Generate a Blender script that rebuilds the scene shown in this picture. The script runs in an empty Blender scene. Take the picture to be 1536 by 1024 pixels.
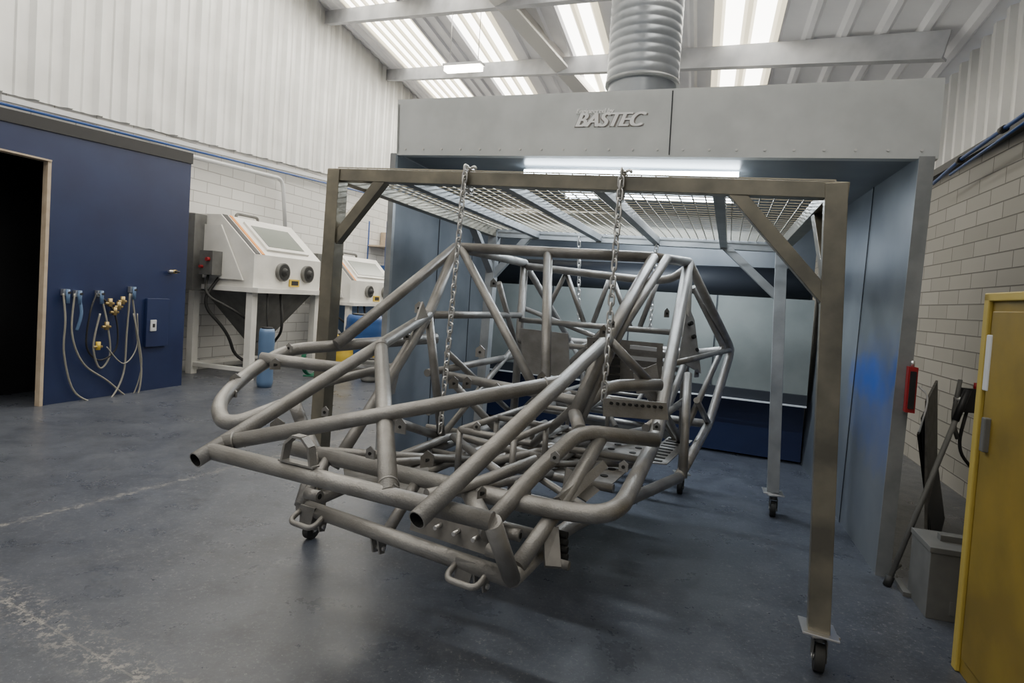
import bpy, math, random, bmesh
from mathutils import Vector as V, Matrix
random.seed(4)
# ---------------- camera model -----------------
F_PX=900.0; PPX=768.0; PPY=476.4; ROLL=math.atan(.065); PITCH=math.radians(2.0)
CAM=V((0,0,1.27))
R0=V((1,0,0)); FW=V((0,math.cos(PITCH),-math.sin(PITCH))); U0=V((0,math.sin(PITCH),math.cos(PITCH)))
RX=math.cos(ROLL)*R0+math.sin(ROLL)*U0
UP=-math.sin(ROLL)*R0+math.cos(ROLL)*U0
cd=bpy.data.cameras.new('camera'); cam=bpy.data.objects.new('camera',cd)
bpy.context.scene.collection.objects.link(cam)
cd.sensor_width=36; cd.lens=F_PX/1536*36; cd.shift_y=(PPY-512)/1536; cd.clip_start=.05
m=Matrix.Identity(4)
for i in range(3):
    m[i][0]=RX[i]; m[i][1]=UP[i]; m[i][2]=-FW[i]; m[i][3]=CAM[i]
cam.matrix_world=m
bpy.context.scene.camera=cam
def ray(px,py): return FW+RX*((px-PPX)/F_PX)+UP*((PPY-py)/F_PX)
def PY(px,py,Y): d=ray(px,py); return CAM+d*(Y/d.y)
def PZ(px,py,z): d=ray(px,py); return CAM+d*((z-CAM.z)/d.z)
def PP(px,py,n,c): d=ray(px,py); return CAM+d*((c-CAM.dot(n))/d.dot(n))
def ON(a,b,px,py):
    d=ray(px,py).normalized(); e=(b-a); w=a-CAM
    A=d.dot(d);B=d.dot(e);C=e.dot(e);D=d.dot(w);E=e.dot(w)
    t=(B*D-A*E)/(A*C-B*B)
    return a+e*t
# room axes
RU=V((.954,-.30,0)).normalized(); RV=V((.30,.954,0)).normalized(); ZZ=V((0,0,1))
def RP(u,v,z): return RU*u+RV*v+ZZ*z
# ---------------- materials -----------------
def mat(name,col,rough=.5,metal=0.,col2=None,scale=8,emit=None,estr=0,bump=0.,bscale=60,detail=5,contrast=(.35,.65)):
    m=bpy.data.materials.new(name); m.use_nodes=True; nt=m.node_tree; b=nt.nodes['Principled BSDF']
    b.inputs['Base Color'].default_value=(*col,1); b.inputs['Roughness'].default_value=rough; b.inputs['Metallic'].default_value=metal
    tc=nt.nodes.new('ShaderNodeTexCoord')
    if col2:
        n=nt.nodes.new('ShaderNodeTexNoise'); n.inputs['Scale'].default_value=scale; n.inputs['Detail'].default_value=detail
        nt.links.new(tc.outputs['Object'],n.inputs['Vector'])
        r=nt.nodes.new('ShaderNodeValToRGB'); r.color_ramp.elements[0].position=contrast[0]; r.color_ramp.elements[1].position=contrast[1]
        r.color_ramp.elements[0].color=(*col,1); r.color_ramp.elements[1].color=(*col2,1)
        nt.links.new(n.outputs['Fac'],r.inputs['Fac']); nt.links.new(r.outputs['Color'],b.inputs['Base Color'])
    if bump:
        n2=nt.nodes.new('ShaderNodeTexNoise'); n2.inputs['Scale'].default_value=bscale; n2.inputs['Detail'].default_value=4
        nt.links.new(tc.outputs['Object'],n2.inputs['Vector'])
        bp=nt.nodes.new('ShaderNodeBump'); bp.inputs['Strength'].default_value=bump; bp.inputs['Distance'].default_value=.01
        nt.links.new(n2.outputs['Fac'],bp.inputs['Height']); nt.links.new(bp.outputs['Normal'],b.inputs['Normal'])
    if emit:
        b.inputs['Emission Color'].default_value=(*emit,1); b.inputs['Emission Strength'].default_value=estr
    return m
M={}
M['steel']=mat('blasted_steel',(.225,.215,.205),.42,.5,(.30,.29,.28),14,bump=.18,bscale=150)
M['steeldk']=mat('steel_plate_dusty',(.12,.113,.105),.65,.2,(.19,.18,.17),20)
M['hole']=mat('dark_hollow',(.01,.01,.01),.9)
M['gantry']=mat('bare_box_steel',(.27,.245,.19),.36,.6,(.15,.14,.115),6,bump=.05)
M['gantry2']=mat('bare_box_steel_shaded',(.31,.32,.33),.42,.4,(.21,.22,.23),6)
M['galv']=mat('galvanised_sheet',(.54,.56,.57),.45,.25,(.46,.48,.49),5,bump=.03,bscale=20)
M['booth']=mat('booth_painted_sheet',(.19,.205,.225),.32,.3,(.12,.135,.155),2.2,detail=8)
M['boothdk']=mat('booth_dark',(.02,.023,.03),.5,.1)
M['filter']=mat('plenum_green_grey',(.19,.205,.195),.55,.1,(.14,.155,.15),3)
M['white']=mat('white_cladding',(.76,.76,.755),.36,.1,(.65,.65,.645),2)
M['seam']=mat('cladding_lap_shadow_gap',(.30,.30,.30),.5)
M['roofw']=mat('roof_sheet',(.86,.86,.89),.45,.05,(.76,.76,.80),2)
M['sky']=mat('skylight_grp',(.8,.78,.7),.5,0,emit=(1,.965,.88),estr=10.5)
M['sky2']=mat('skylight_grp_rib',(.6,.55,.4),.5,0,emit=(1,.88,.62),estr=1.6)
M['purlin']=mat('purlin_grey',(.52,.53,.56),.5,.2,(.38,.39,.42),4)
M['rafter']=mat('rafter_cream',(.82,.80,.76),.5)
M['black']=mat('black_trim_and_dark_room',(.012,.012,.014),.5)
M['rubber']=mat('rubber',(.02,.02,.02),.7)
M['bluewall']=mat('navy_paint',(.010,.018,.066),.4,0,(.014,.026,.085),2)
M['wood']=mat('pale_timber',(.50,.41,.31),.6,0,(.42,.33,.24),10)
M['chain']=mat('zinc_chain',(.6,.59,.58),.3,.85)
M['mesh']=mat('wire_mesh_steel',(.40,.37,.30),.5,.4)
M['tube']=mat('fluorescent_tube',(.9,.95,1),.4,0,emit=(.80,.92,1),estr=26)
M['lamp']=mat('batten_tube',(1,1,.9),.4,0,emit=(1,.93,.78),estr=26)
M['duct']=mat('spiral_duct',(.33,.35,.38),.34,.65,(.24,.26,.29),4)
M['yellow']=mat('yellow_locker_paint',(.27,.185,.025),.5,.1,(.19,.13,.02),5)
M['yellowlt']=mat('yellow_edge_paint',(.45,.34,.07),.5,.1)
M['greybox']=mat('grey_enclosure',(.15,.15,.145),.6,.1,(.10,.10,.097),6)
M['red']=mat('red_plastic',(.30,.01,.015),.45)
M['bluepipe']=mat('blue_airline',(.02,.07,.25),.4)
M['cabw']=mat('cabinet_cream_paint',(.74,.725,.69),.5,.05,(.64,.625,.59),4)
M['cabb']=mat('cabinet_blue_paint',(.10,.17,.30),.5,.05)
M['glass']=mat('viewing_window',(.18,.20,.18),.15)
M['orange']=mat('orange_label',(.7,.25,.03),.5)
M['ylabel']=mat('yellow_label',(.6,.42,.05),.5)
M['hosew']=mat('clear_hose',(.24,.23,.20),.4)
M['brass']=mat('brass_fitting',(.36,.27,.12),.35,.7)
M['green']=mat('green_hose',(.01,.13,.07),.45)
M['conduit']=mat('conduit_white',(.55,.56,.58),.5)
M['logo']=mat('logo_light',(.88,.88,.90),.3,.0)
M['logoshadow']=mat('logo_brown_shadow',(.20,.18,.17),.4,.1)
M['drum']=mat('blue_drum',(.02,.07,.22),.4)
def brickmat(name,c1,c2,mortar,bh,bw):
    m=bpy.data.materials.new(name); m.use_nodes=True; nt=m.node_tree; b=nt.nodes['Principled BSDF']; b.inputs['Roughness'].default_value=.6
    uv=nt.nodes.new('ShaderNodeUVMap'); br=nt.nodes.new('ShaderNodeTexBrick')
    br.inputs['Scale'].default_value=1; br.inputs['Brick Width'].default_value=bw; br.inputs['Row Height'].default_value=bh
    br.inputs['Mortar Size'].default_value=.006; br.inputs['Mortar Smooth'].default_value=.4
    br.inputs['Color1'].default_value=(*c1,1); br.inputs['Color2'].default_value=(*c2,1); br.inputs['Mortar'].default_value=(*mortar,1)
    nt.links.new(uv.outputs['UV'],br.inputs['Vector']); nt.links.new(br.outputs['Color'],b.inputs['Base Color'])
    bp=nt.nodes.new('ShaderNodeBump'); bp.inputs['Strength'].default_value=.6; bp.inputs['Distance'].default_value=.012; bp.invert=True
    nt.links.new(br.outputs['Fac'],bp.inputs['Height']); nt.links.new(bp.outputs['Normal'],b.inputs['Normal'])
    return m
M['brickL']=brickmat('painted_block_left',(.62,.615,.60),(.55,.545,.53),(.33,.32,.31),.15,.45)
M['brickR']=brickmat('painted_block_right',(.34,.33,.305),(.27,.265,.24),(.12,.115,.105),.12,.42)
# ---------------- mesh builder -----------------
class MB:
    def __init__(s): s.v=[];s.f=[];s.m=[];s.sm=[];s.mats=[];s.uv={}
    def mi(s,k):
        if k not in s.mats: s.mats.append(k)
        return s.mats.index(k)
    def face(s,idx,k,smooth=False,uv=None):
        if uv: s.uv[len(s.f)]=uv
        s.f.append(idx); s.m.append(s.mi(k)); s.sm.append(smooth)
    def poly(s,pts,k,uv=None):
        b=len(s.v); s.v+= [V(p) for p in pts]; s.face(list(range(b,b+len(pts))),k,uv=uv)
    def hexa(s,p,k):
        b=len(s.v); s.v+=[V(q) for q in p]
        for q in ((0,3,2,1),(4,5,6,7),(0,1,5,4),(1,2,6,5),(2,3,7,6),(3,0,4,7)): s.face([b+i for i in q],k)
    def box(s,c,ax,ay,az,k):
        c=V(c); p=[c-ax-ay-az,c+ax-ay-az,c+ax+ay-az,c-ax+ay-az,c-ax-ay+az,c+ax-ay+az,c+ax+ay+az,c-ax+ay+az]; s.hexa(p,k)
    def beam(s,a,b,w,h,k,up=ZZ,side=None):
        a=V(a);b=V(b);d=(b-a).normalized()
        x=side.normalized() if side else d.cross(up).normalized()
        x=(x-d*x.dot(d)).normalized(); y=x.cross(d).normalized()
        s.box((a+b)/2,x*w/2,d*((b-a).length/2),y*h/2,k)
    def slab(s,q,n,k):
        n=V(n); s.hexa([V(p) for p in q]+[V(p)+n for p in q],k)
    def prism(s,q,n,k):
        n=V(n); b=len(s.v); m_=len(q); s.v+=[V(p) for p in q]+[V(p)+n for p in q]
        s.face(list(range(b+m_-1,b-1,-1)),k); s.face(list(range(b+m_,b+2*m_)),k)
        for i in range(m_): j=(i+1)%m_; s.face([b+i,b+j,b+m_+j,b+m_+i],k)
    def tube(s,pts,r,k,fillet=.07,n=12,closed=False,hollow=(False,False),rf=None):
        P=[V(p) for p in pts]
        if not closed and len(P)>2:
            out=[P[0]]
            for i in range(1,len(P)-1):
                a=P[i-1]-P[i]; b=P[i+1]-P[i]
                fa=min(fillet,a.length*.48); fb=min(fillet,b.length*.48)
                if fa<.0002: out.append(P[i]); continue
                A=P[i]+a.normalized()*fa; B=P[i]+b.normalized()*fb
                for j in range(7):
                    t=j/6; out.append(A*(1-t)**2+P[i]*2*t*(1-t)+B*t*t)
            out.append(P[-1]); P=out
        N=len(P); rings=[]; nx=None
        for i in range(N):
            if closed: d=(P[(i+1)%N]-P[i-1]).normalized()
            elif i==0: d=(P[1]-P[0]).normalized()
            elif i==N-1: d=(P[-1]-P[-2]).normalized()
            else: d=(P[i+1]-P[i-1]).normalized()
            if nx is None:
                nx=d.cross(ZZ); 
                if nx.length<.1: nx=d.cross(V((1,0,0)))
            nx=(nx-d*nx.dot(d)).normalized(); ny=d.cross(nx)
            rr=rf(i/(N-1)) if rf else r
            b=len(s.v); rings.append(b)
            for j in range(n):
                a=2*math.pi*j/n; s.v.append(P[i]+nx*math.cos(a)*rr+ny*math.sin(a)*rr)
        for i in range(N if closed else N-1):
            b0=rings[i]; b1=rings[(i+1)%N]
            for j in range(n):
                j2=(j+1)%n; s.face([b0+j,b0+j2,b1+j2,b1+j],k,True)
        if not closed:
            for e in (0,1):
                b=rings[0] if e==0 else rings[-1]; c=P[0] if e==0 else P[-1]
                idx=list(range(b,b+n))
                if hollow[e]:
                    inn=len(s.v); dd=(P[1]-P[0]).normalized() if e==0 else (P[-2]-P[-1]).normalized()
                    for j in range(n): s.v.append(c+(s.v[b+j]-c)*.86)
                    dp=len(s.v)
                    for j in range(n): s.v.append(c+(s.v[b+j]-c)*.86+dd*.08)
                    for j in range(n):
                        j2=(j+1)%n; s.face([b+j,b+j2,inn+j2,inn+j],k); s.face([inn+j,inn+j2,dp+j2,dp+j],'hole')
                    s.face(list(range(dp,dp+n)),'hole')
                else: s.face(idx[::-1] if e==0 else idx,k)
    def cyl(s,a,b,r,k,n=20,r2=None):
        r2=r if r2 is None else r2
        s.tube([a,b],r,k,n=n,rf=lambda t:r+(r2-r)*t)
    def build(s,name,parent=None,bevel=0):
        me=bpy.data.meshes.new(name); me.from_pydata([tuple(p) for p in s.v],[],s.f); 
        for k in s.mats: me.materials.append(M[k])
        if s.uv:
            ul=me.uv_layers.new(name='UVMap')
            for fi,u in s.uv.items():
                for li,q in zip(me.polygons[fi].loop_indices,u): ul.data[li].uv=q
        for p,mm,sm in zip(me.polygons,s.m,s.sm): p.material_index=mm; p.use_smooth=sm
        me.update()
        bm=bmesh.new(); bm.from_mesh(me); bmesh.ops.recalc_face_normals(bm,faces=bm.faces); bm.to_mesh(me); bm.free()
        o=bpy.data.objects.new(name,me); bpy.context.scene.collection.objects.link(o)
        if parent: o.parent=parent
        if bevel:
            bv=o.modifiers.new('bevel','BEVEL'); bv.width=bevel; bv.segments=2; bv.limit_method='ANGLE'
        return o
# ---------------- floor -----------------
def floor_mat():
    m=bpy.data.materials.new('painted_concrete'); m.use_nodes=True; nt=m.node_tree; b=nt.nodes['Principled BSDF']
    L=nt.links.new; N=nt.nodes.new
    tc=N('ShaderNodeTexCoord')
    def noise(sc,det=6,rough=.6,stretch=None,rot=.5):
        n=N('ShaderNodeTexNoise'); n.inputs['Scale'].default_value=sc; n.inputs['Detail'].default_value=det; n.inputs['Roughness'].default_value=rough
        if stretch:
            mp=N('ShaderNodeMapping'); mp.inputs['Scale'].default_value=stretch; mp.inputs['Rotation'].default_value=(0,0,rot); L(tc.outputs['Object'],mp.inputs['Vector']); L(mp.outputs[0],n.inputs['Vector'])
        else: L(tc.outputs['Object'],n.inputs['Vector'])
        return n.outputs['Fac']
    def ramp(i,p0,c0,p1,c1):
        r=N('ShaderNodeValToRGB'); e=r.color_ramp.elements; e[0].position=p0;e[1].position=p1;e[0].color=(*c0,1);e[1].color=(*c1,1); L(i,r.inputs['Fac']); return r.outputs['Color']
    def mix(f,a,c):
        x=N('ShaderNodeMix'); x.data_type='RGBA'; L(f,x.inputs[0]); L(a,x.inputs[6])
        if isinstance(c,tuple): x.inputs[7].default_value=(*c,1)
        else: L(c,x.inputs[7])
        return x.outputs[2]
    def mul(a,c):
        q=N('ShaderNodeMath'); q.operation='MULTIPLY'; L(a,q.inputs[0])
        if isinstance(c,float): q.inputs[1].default_value=c
        else: L(c,q.inputs[1])
        return q.outputs[0]
    base=ramp(noise(1.6,10,.75),.35,(.040,.046,.062),.66,(.080,.088,.108))
    fine=ramp(noise(60,8,.8),.53,(0,0,0),.66,(.8,.8,.8))
    c=mix(fine,base,(.155,.162,.178))
    dk=ramp(noise(6,10,.75),.52,(0,0,0),.68,(.6,.6,.6)); c=mix(dk,c,(.026,.029,.038))
    spots=ramp(noise(34,10,.8),.57,(0,0,0),.61,(1,1,1))
    area=ramp(noise(.9,4),.42,(0,0,0),.58,(1,1,1))
    c=mix(mul(mul(spots,area),.6),c,(.25,.245,.24))
    sp2=ramp(noise(90,4,.6),.66,(0,0,0),.69,(.7,.7,.7)); c=mix(sp2,c,(.27,.27,.27))
    scr=ramp(noise(9,6,.7,(1,20,1)),.64,(0,0,0),.68,(.35,.35,.35)); c=mix(scr,c,(.2,.2,.2))
    sc2=ramp(noise(7,6,.7,(1,24,1),-.7),.66,(0,0,0),.69,(.35,.35,.35)); c=mix(sc2,c,(.2,.2,.2))
    for (a,bp,wd) in (((0,788),(330,705),.05),((0,895),(215,1024),.12)):
        A=PZ(*a,0);B=PZ(*bp,0); d=(B-A).normalized(); n=V((-d.y,d.x,0)); cc=A.dot(n)
        dt=N('ShaderNodeVectorMath'); dt.operation='DOT_PRODUCT'; L(tc.outputs['Object'],dt.inputs[0]); dt.inputs[1].default_value=n
        s=N('ShaderNodeMath'); s.operation='SUBTRACT'; L(dt.outputs['Value'],s.inputs[0]); s.inputs[1].default_value=cc
        ab=N('ShaderNodeMath'); ab.operation='ABSOLUTE'; L(s.outputs[0],ab.inputs[0])
        lt=N('ShaderNodeMath'); lt.operation='LESS_THAN'; L(ab.outputs[0],lt.inputs[0]); lt.inputs[1].default_value=.004
        c=mix(mul(lt.outputs[0],.35),c,(.20,.19,.18))
        l2=N('ShaderNodeMapRange'); L(ab.outputs[0],l2.inputs[0]); l2.inputs[1].default_value=0; l2.inputs[2].default_value=wd; l2.inputs[3].default_value=.7; l2.inputs[4].default_value=0
        c=mix(mul(ramp(noise(22,9,.8),.52,(0,0,0),.56,(1,1,1)),l2.outputs[0]),c,(.30,.285,.26))
    L(c,b.inputs['Base Color'])
    rr=ramp(noise(3.5,9,.7),.3,(.22,.22,.22),.75,(.46,.46,.46)); L(rr,b.inputs['Roughness'])
    bp=N('ShaderNodeBump'); bp.inputs['Strength'].default_value=.22; bp.inputs['Distance'].default_value=.004; L(noise(30,8,.7),bp.inputs['Height']); L(bp.outputs['Normal'],b.inputs['Normal'])
    return m
M['floor']=floor_mat()
UL,URt=-6.49,1.95
b=MB(); b.slab([RP(UL-.3,-8,-.12),RP(URt+.3,-8,-.12),RP(URt+.3,17,-.12),RP(UL-.3,17,-.12)],(0,0,.12),'floor'); b.build('floor')
# ---------------- roof -----------------
GU=-.337
def roofz(u,v): return 5.8-.10*(v-10.5)+GU*(u+6.49)
RO=RP(0,0,roofz(0,0)); 
ra=(RP(1,0,roofz(1,0))-RO); rb=(RP(0,1,roofz(0,1))-RO); RN=ra.cross(rb).normalized(); RC=RO.dot(RN)
def RUV(px,py):
    p=PP(px,py,RN,RC); return p.dot(RU),p.dot(RV)
sk=[((525,30),(600,22),(622,103),(690,98)),((650,18),(720,9),(742,96),(788,93)),((828,0),(915,0),(880,85),(915,83)),((1045,0),(1165,0),(1073,72),(1172,66))]
sranges=[]
for a,c,d,e in sk:
    l=(RUV(*a)[0]+RUV(*d)[0])/2; r=(RUV(*c)[0]+RUV(*e)[0])/2
    sranges.append((l,r))
b=MB(); u=UL; prof=[(0,0),(.16,0),(.19,.035),(.23,.035),(.26,0)]
vs=[-8,-7,-3.5,-2.,1.0,2.0,16.5]
cols=[]
while u<URt+.1:
    for du,dz in prof[:-1]: cols.append((u+du,dz))
    u+=.26
for i in range(len(cols)-1):
    u0,h0=cols[i];u1,h1=cols[i+1]; um=(u0+u1)/2
    insky=any(l<=um<=r for l,r in sranges)
    for j in range(len(vs)-1):
        v0,v1=vs[j],vs[j+1]
        k='roofw'
        if insky and j in (1,3,5): k='sky' if h0==h1==0 else 'sky2'
        b.poly([RP(u0,v0,roofz(u0,v0)-h0),RP(u1,v0,roofz(u1,v0)-h1),RP(u1,v1,roofz(u1,v1)-h1),RP(u0,v1,roofz(u0,v1)-h0)],k)
b.build('ceiling')
def onroof(px,py,drop): return PP(px,py,RN,RC-drop)
b=MB()
def ext(a,c,e0,e1): d=(c-a).normalized(); return a-d*e0,c+d*e1
a,c=ext(onroof(580,112,.14),onroof(1410,66,.14),.1,.05)
b.beam(a,c,.02,.20,'purlin'); b.beam(a-ZZ*.1+RV*.04,c-ZZ*.1+RV*.04,.1,.02,'purlin')
a,c=ext(onroof(470,28,.14),onroof(750,-4,.14),.1,5)
b.beam(a,c,.02,.20,'purlin'); b.beam(a-ZZ*.1+RV*.04,c-ZZ*.1+RV*.04,.1,.02,'purlin')
b.build('roof_purlin')
b=MB(); a,c=ext(onroof(745,-5,.2),onroof(868,132,.2),3,4)
b.beam(a,c,.22,.03,'rafter'); b.beam(a+ZZ*.1,c+ZZ*.1,.03,.2,'rafter'); b.build('roof_rafter')
# ---------------- left wall -----------------
Lc=UL
def LP(px,py,off=0): return PP(px,py,RU,Lc+off)
p0=LP(0,132);p1=LP(560,276)
v0,z0,v1,z1=p0.dot(RV),p0.z,p1.dot(RV),p1.z
def ztrim(v): return z0+(z1-z0)*(v-v0)/(v1-v0)
b=MB(); va,vb=-8,16.5
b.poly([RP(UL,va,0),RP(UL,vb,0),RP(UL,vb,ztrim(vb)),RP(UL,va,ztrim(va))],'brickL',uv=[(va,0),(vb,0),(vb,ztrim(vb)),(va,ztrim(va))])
v=va; cols=[]
while v<vb:
    for dv,h in ((0,0),(.03,.06),(.085,.06),(.115,0),(.20,0),(.212,.018),(.238,.018),(.25,0)): cols.append((v+dv,h))
    v+=.33
for i in range(len(cols)-1):
    a,h=cols[i];c,g=cols[i+1]
    b.poly([RP(UL+.03+h,a,ztrim(a)-.04),RP(UL+.03+g,c,ztrim(c)-.04),RP(UL+.03+g,c,roofz(UL,c)),RP(UL+.03+h,a,roofz(UL,a))],'white' if not (h==.06 and g==0 and (i//8)%3==0) else 'seam')
b.build('wall_left')
b=MB()
b.beam(LP(0,146,.07),LP(560,287,.07),.05,.05,'conduit')
b.build('trim_1')
b=MB()
b.tube([LP(-60,150,.14),LP(424,268,.14),LP(428,345,.14)],.03,'conduit',fillet=.15)
b.tube([LP(-60,140,.14),LP(430,260,.14),LP(560,292,.14)],.014,'bluepipe')
b.build('wall_conduit')
b=MB(); b.poly([RP(UL,16.5,0),RP(URt,16.5,0),RP(URt,16.5,roofz(URt,16.5)),RP(UL,16.5,roofz(UL,16.5))],'brickL',uv=[(0,0),(8.4,0),(8.4,5),(0,5)]); b.build('wall_back')
# ---------------- right wall -----------------
def WR(px,py,off=0): return PP(px,py,RU,URt-off)
q0=WR(1410,268);q1=WR(1536,186)
def zr(v): return (q0.z+q1.z)/2
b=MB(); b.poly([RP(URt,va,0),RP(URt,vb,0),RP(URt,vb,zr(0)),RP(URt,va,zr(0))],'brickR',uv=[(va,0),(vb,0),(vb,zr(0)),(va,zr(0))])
v=va; cols=[]
while v<vb:
    for dv,h in ((0,0),(.025,.04),(.07,.04),(.095,0)): cols.append((v+dv,h))
    v+=.2
for i in range(len(cols)-1):
    a,h=cols[i];c,g=cols[i+1]
    b.poly([RP(URt-.03-h,a,zr(0)),RP(URt-.03-g,c,zr(0)),RP(URt-.03-g,c,roofz(URt,c)),RP(URt-.03-h,a,roofz(URt,a))],'white')
b.build('wall_right')
b=MB(); b.beam(RP(URt-.05,-8,zr(0)),RP(URt-.05,12,zr(0)),.06,.06,'black'); b.build('trim_2')
b=MB()
pts=[WR(1400,275,.15),WR(1440,240,.15),WR(1510,190,.15),WR(1600,128,.15)]
b.tube(pts,.014,'bluepipe'); b.tube([WR(1425,262,.15),WR(1600,140,.15)],.010,'bluepipe')
for q in ((1440,240),(1505,194)): p=WR(*q,.15); b.cyl(p-RV*.03,p+RV*.03,.024,'black',12)
b.build('compressed_air_pipe')
# ---------------- blue partition -----------------
UB=-5.67
def BPt(px,py,off=0): return PP(px,py,RU,UB+off)
ve=BPt(280,400).dot(RV); vd=BPt(68,420).dot(RV)
zt0=BPt(0,166); zt1=BPt(280,232)
def zb(v): 
    t=(v-zt0.dot(RV))/(zt1.dot(RV)-zt0.dot(RV)); return zt0.z+(zt1.z-zt0.z)*t
dz_=BPt(60,238).z
b=MB()
def wallbox(v0,v1,za0,za1,zc0,zc1,k,e=0):
    b.hexa([RP(UB-.08,v0,za0),RP(UB+e,v0,za0),RP(UB+e,v1,za1),RP(UB-.08,v1,za1),RP(UB-.08,v0,zc0),RP(UB+e,v0,zc0),RP(UB+e,v1,zc1),RP(UB-.08,v1,zc1)],k)
wallbox(vd,ve,0,0,zb(vd),zb(ve),'bluewall')
wallbox(vd-3,vd,dz_,dz_,zb(vd-3),zb(vd),'bluewall')
wallbox(vd-3.01,ve+.01,zb(vd-3)-.06,zb(ve)-.09,zb(vd-3)+.03,zb(ve)+.03,'black',.015)
b.hexa([RP(UL+.1,ve-.08,0),RP(UB-.08,ve-.08,0),RP(UB-.08,ve,0),RP(UL+.1,ve,0),RP(UL+.1,ve-.08,zb(ve)),RP(UB-.08,ve-.08,zb(ve)),RP(UB-.08,ve,zb(ve)),RP(UL+.1,ve,zb(ve))],'bluewall')
b.poly([RP(UL+.1,vd-3,0),RP(UL+.1,ve,0),RP(UL+.1,ve,zb(ve)),RP(UL+.1,vd-3,zb(vd-3))],'black')  # black sheet stands in for the unlit room behind the doorway
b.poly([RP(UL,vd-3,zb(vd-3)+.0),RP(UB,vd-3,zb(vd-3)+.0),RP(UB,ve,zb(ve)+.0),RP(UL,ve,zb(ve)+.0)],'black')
b.beam(RP(UB-.01,vd-.012,0),RP(UB-.01,vd-.012,dz_),.03,.06,'wood',side=RV)
b.beam(RP(UB-.02,vd-3,dz_),RP(UB-.02,vd,dz_),.10,.015,'wood')
b.build('wall_partition')
b=MB(); p=RP(UL+.35,vd-.55,0)
b.box(p+ZZ*.45,RU*.2,RV*.3,ZZ*.45,'rubber'); b.box(p+ZZ*.93,RU*.22,RV*.32,ZZ*.02,'greybox'); b.box(p+RU*.205+ZZ*.6,RU*.004,RV*.1,ZZ*.05,'greybox'); b.tube([p+RU*.21+ZZ*.8-RV*.2,p+RU*.25+ZZ*.8-RV*.2,p+RU*.25+ZZ*.8+RV*.2,p+RU*.21+ZZ*.8+RV*.2],.012,'greybox',fillet=.02); b.build('storage_cupboard')
# hoses
b=MB()
for hx,hy in ((95,438),(113,440),(146,440),(195,434)):
    p=BPt(hx,hy,.0); b.cyl(p+RU*.005,p+RU*.09,.012,'black',8); b.box(p+RU*.025,RU*.02,RV*.03,ZZ*.03,'chain'); b.cyl(p+RU*.06+ZZ*.03,p+RU*.06-ZZ*.10,.017,'cabb',8)
def hose(pts,k,r=.009):
    P=[BPt(x,y,.05+.02*math.sin(i*1.7)) for i,(x,y) in enumerate(pts)]; out=[]
    for i in range(len(P)-1):
        p0=P[max(i-1,0)];p1=P[i];p2=P[i+1];p3=P[min(i+2,len(P)-1)]
        for j in range(8):
            t=j/8; out.append(.5*((2*p1)+(-p0+p2)*t+(2*p0-5*p1+4*p2-p3)*t*t+(-p0+3*p1-3*p2+p3)*t**3))
    out.append(P[-1]); b.tube(out,r,k,fillet=.00001,n=8)
hose([(95,440),(98,480),(96,530),(110,585),(140,603),(165,598),(185,560),(190,500),(195,440)],'hosew')
hose([(112,440),(108,500),(125,545),(160,570),(200,598),(212,560),(205,500),(198,440)],'hosew')
hose([(145,440),(135,470),(130,520),(150,540),(175,520),(172,470),(146,440)],'black')
hose([(150,440),(160,480),(165,530),(150,552),(140,520),(150,470)],'hosew')
hose([(118,442),(122,470),(115,495)],'cabb',.014)
hose([(160,520),(185,545),(205,520),(206,470)],'hosew',.006)
hose([(200,470),(212,535),(208,570),(196,600)],'hosew',.007)
for x,y in ((165,455),(178,460),(172,468),(160,490),(147,520),(184,452)):
    p=BPt(x,y,.06); b.cyl(p-ZZ*.03,p+ZZ*.05,.022,'brass' if y<500 else 'ylabel',10); b.cyl(p-RV*.05,p+RV*.04,.014,'brass',8)
b.build('air_hose_rack')
b=MB(); a=BPt(216,447).z; c=BPt(216,520).z; v1=BPt(216,480).dot(RV); v2=BPt(249,480).dot(RV)
b.box(RP(UB+.02,(v1+v2)/2,(a+c)/2),RU*.018,RV*(v2-v1)/2,ZZ*(a-c)/2,'bluewall')
p=BPt(230,488,.045); b.box(p,RU*.008,RV*.035,ZZ*.06,'conduit'); b.box(p+RU*.008,RU*.004,RV*.015,ZZ*.02,'black')
b.build('switch_panel',bevel=.004)
b=MB(); p=BPt(256,407); b.cyl(p,p+RU*.08,.022,'brass',12); b.cyl(p+RU*.05-RV*.07,p+RU*.05+RV*.03,.015,'chain',10); b.cyl(p+RU*.08-RV*.02,p+RU*.11+RV*.02,.011,'black',8); b.build('air_tap')
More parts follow.
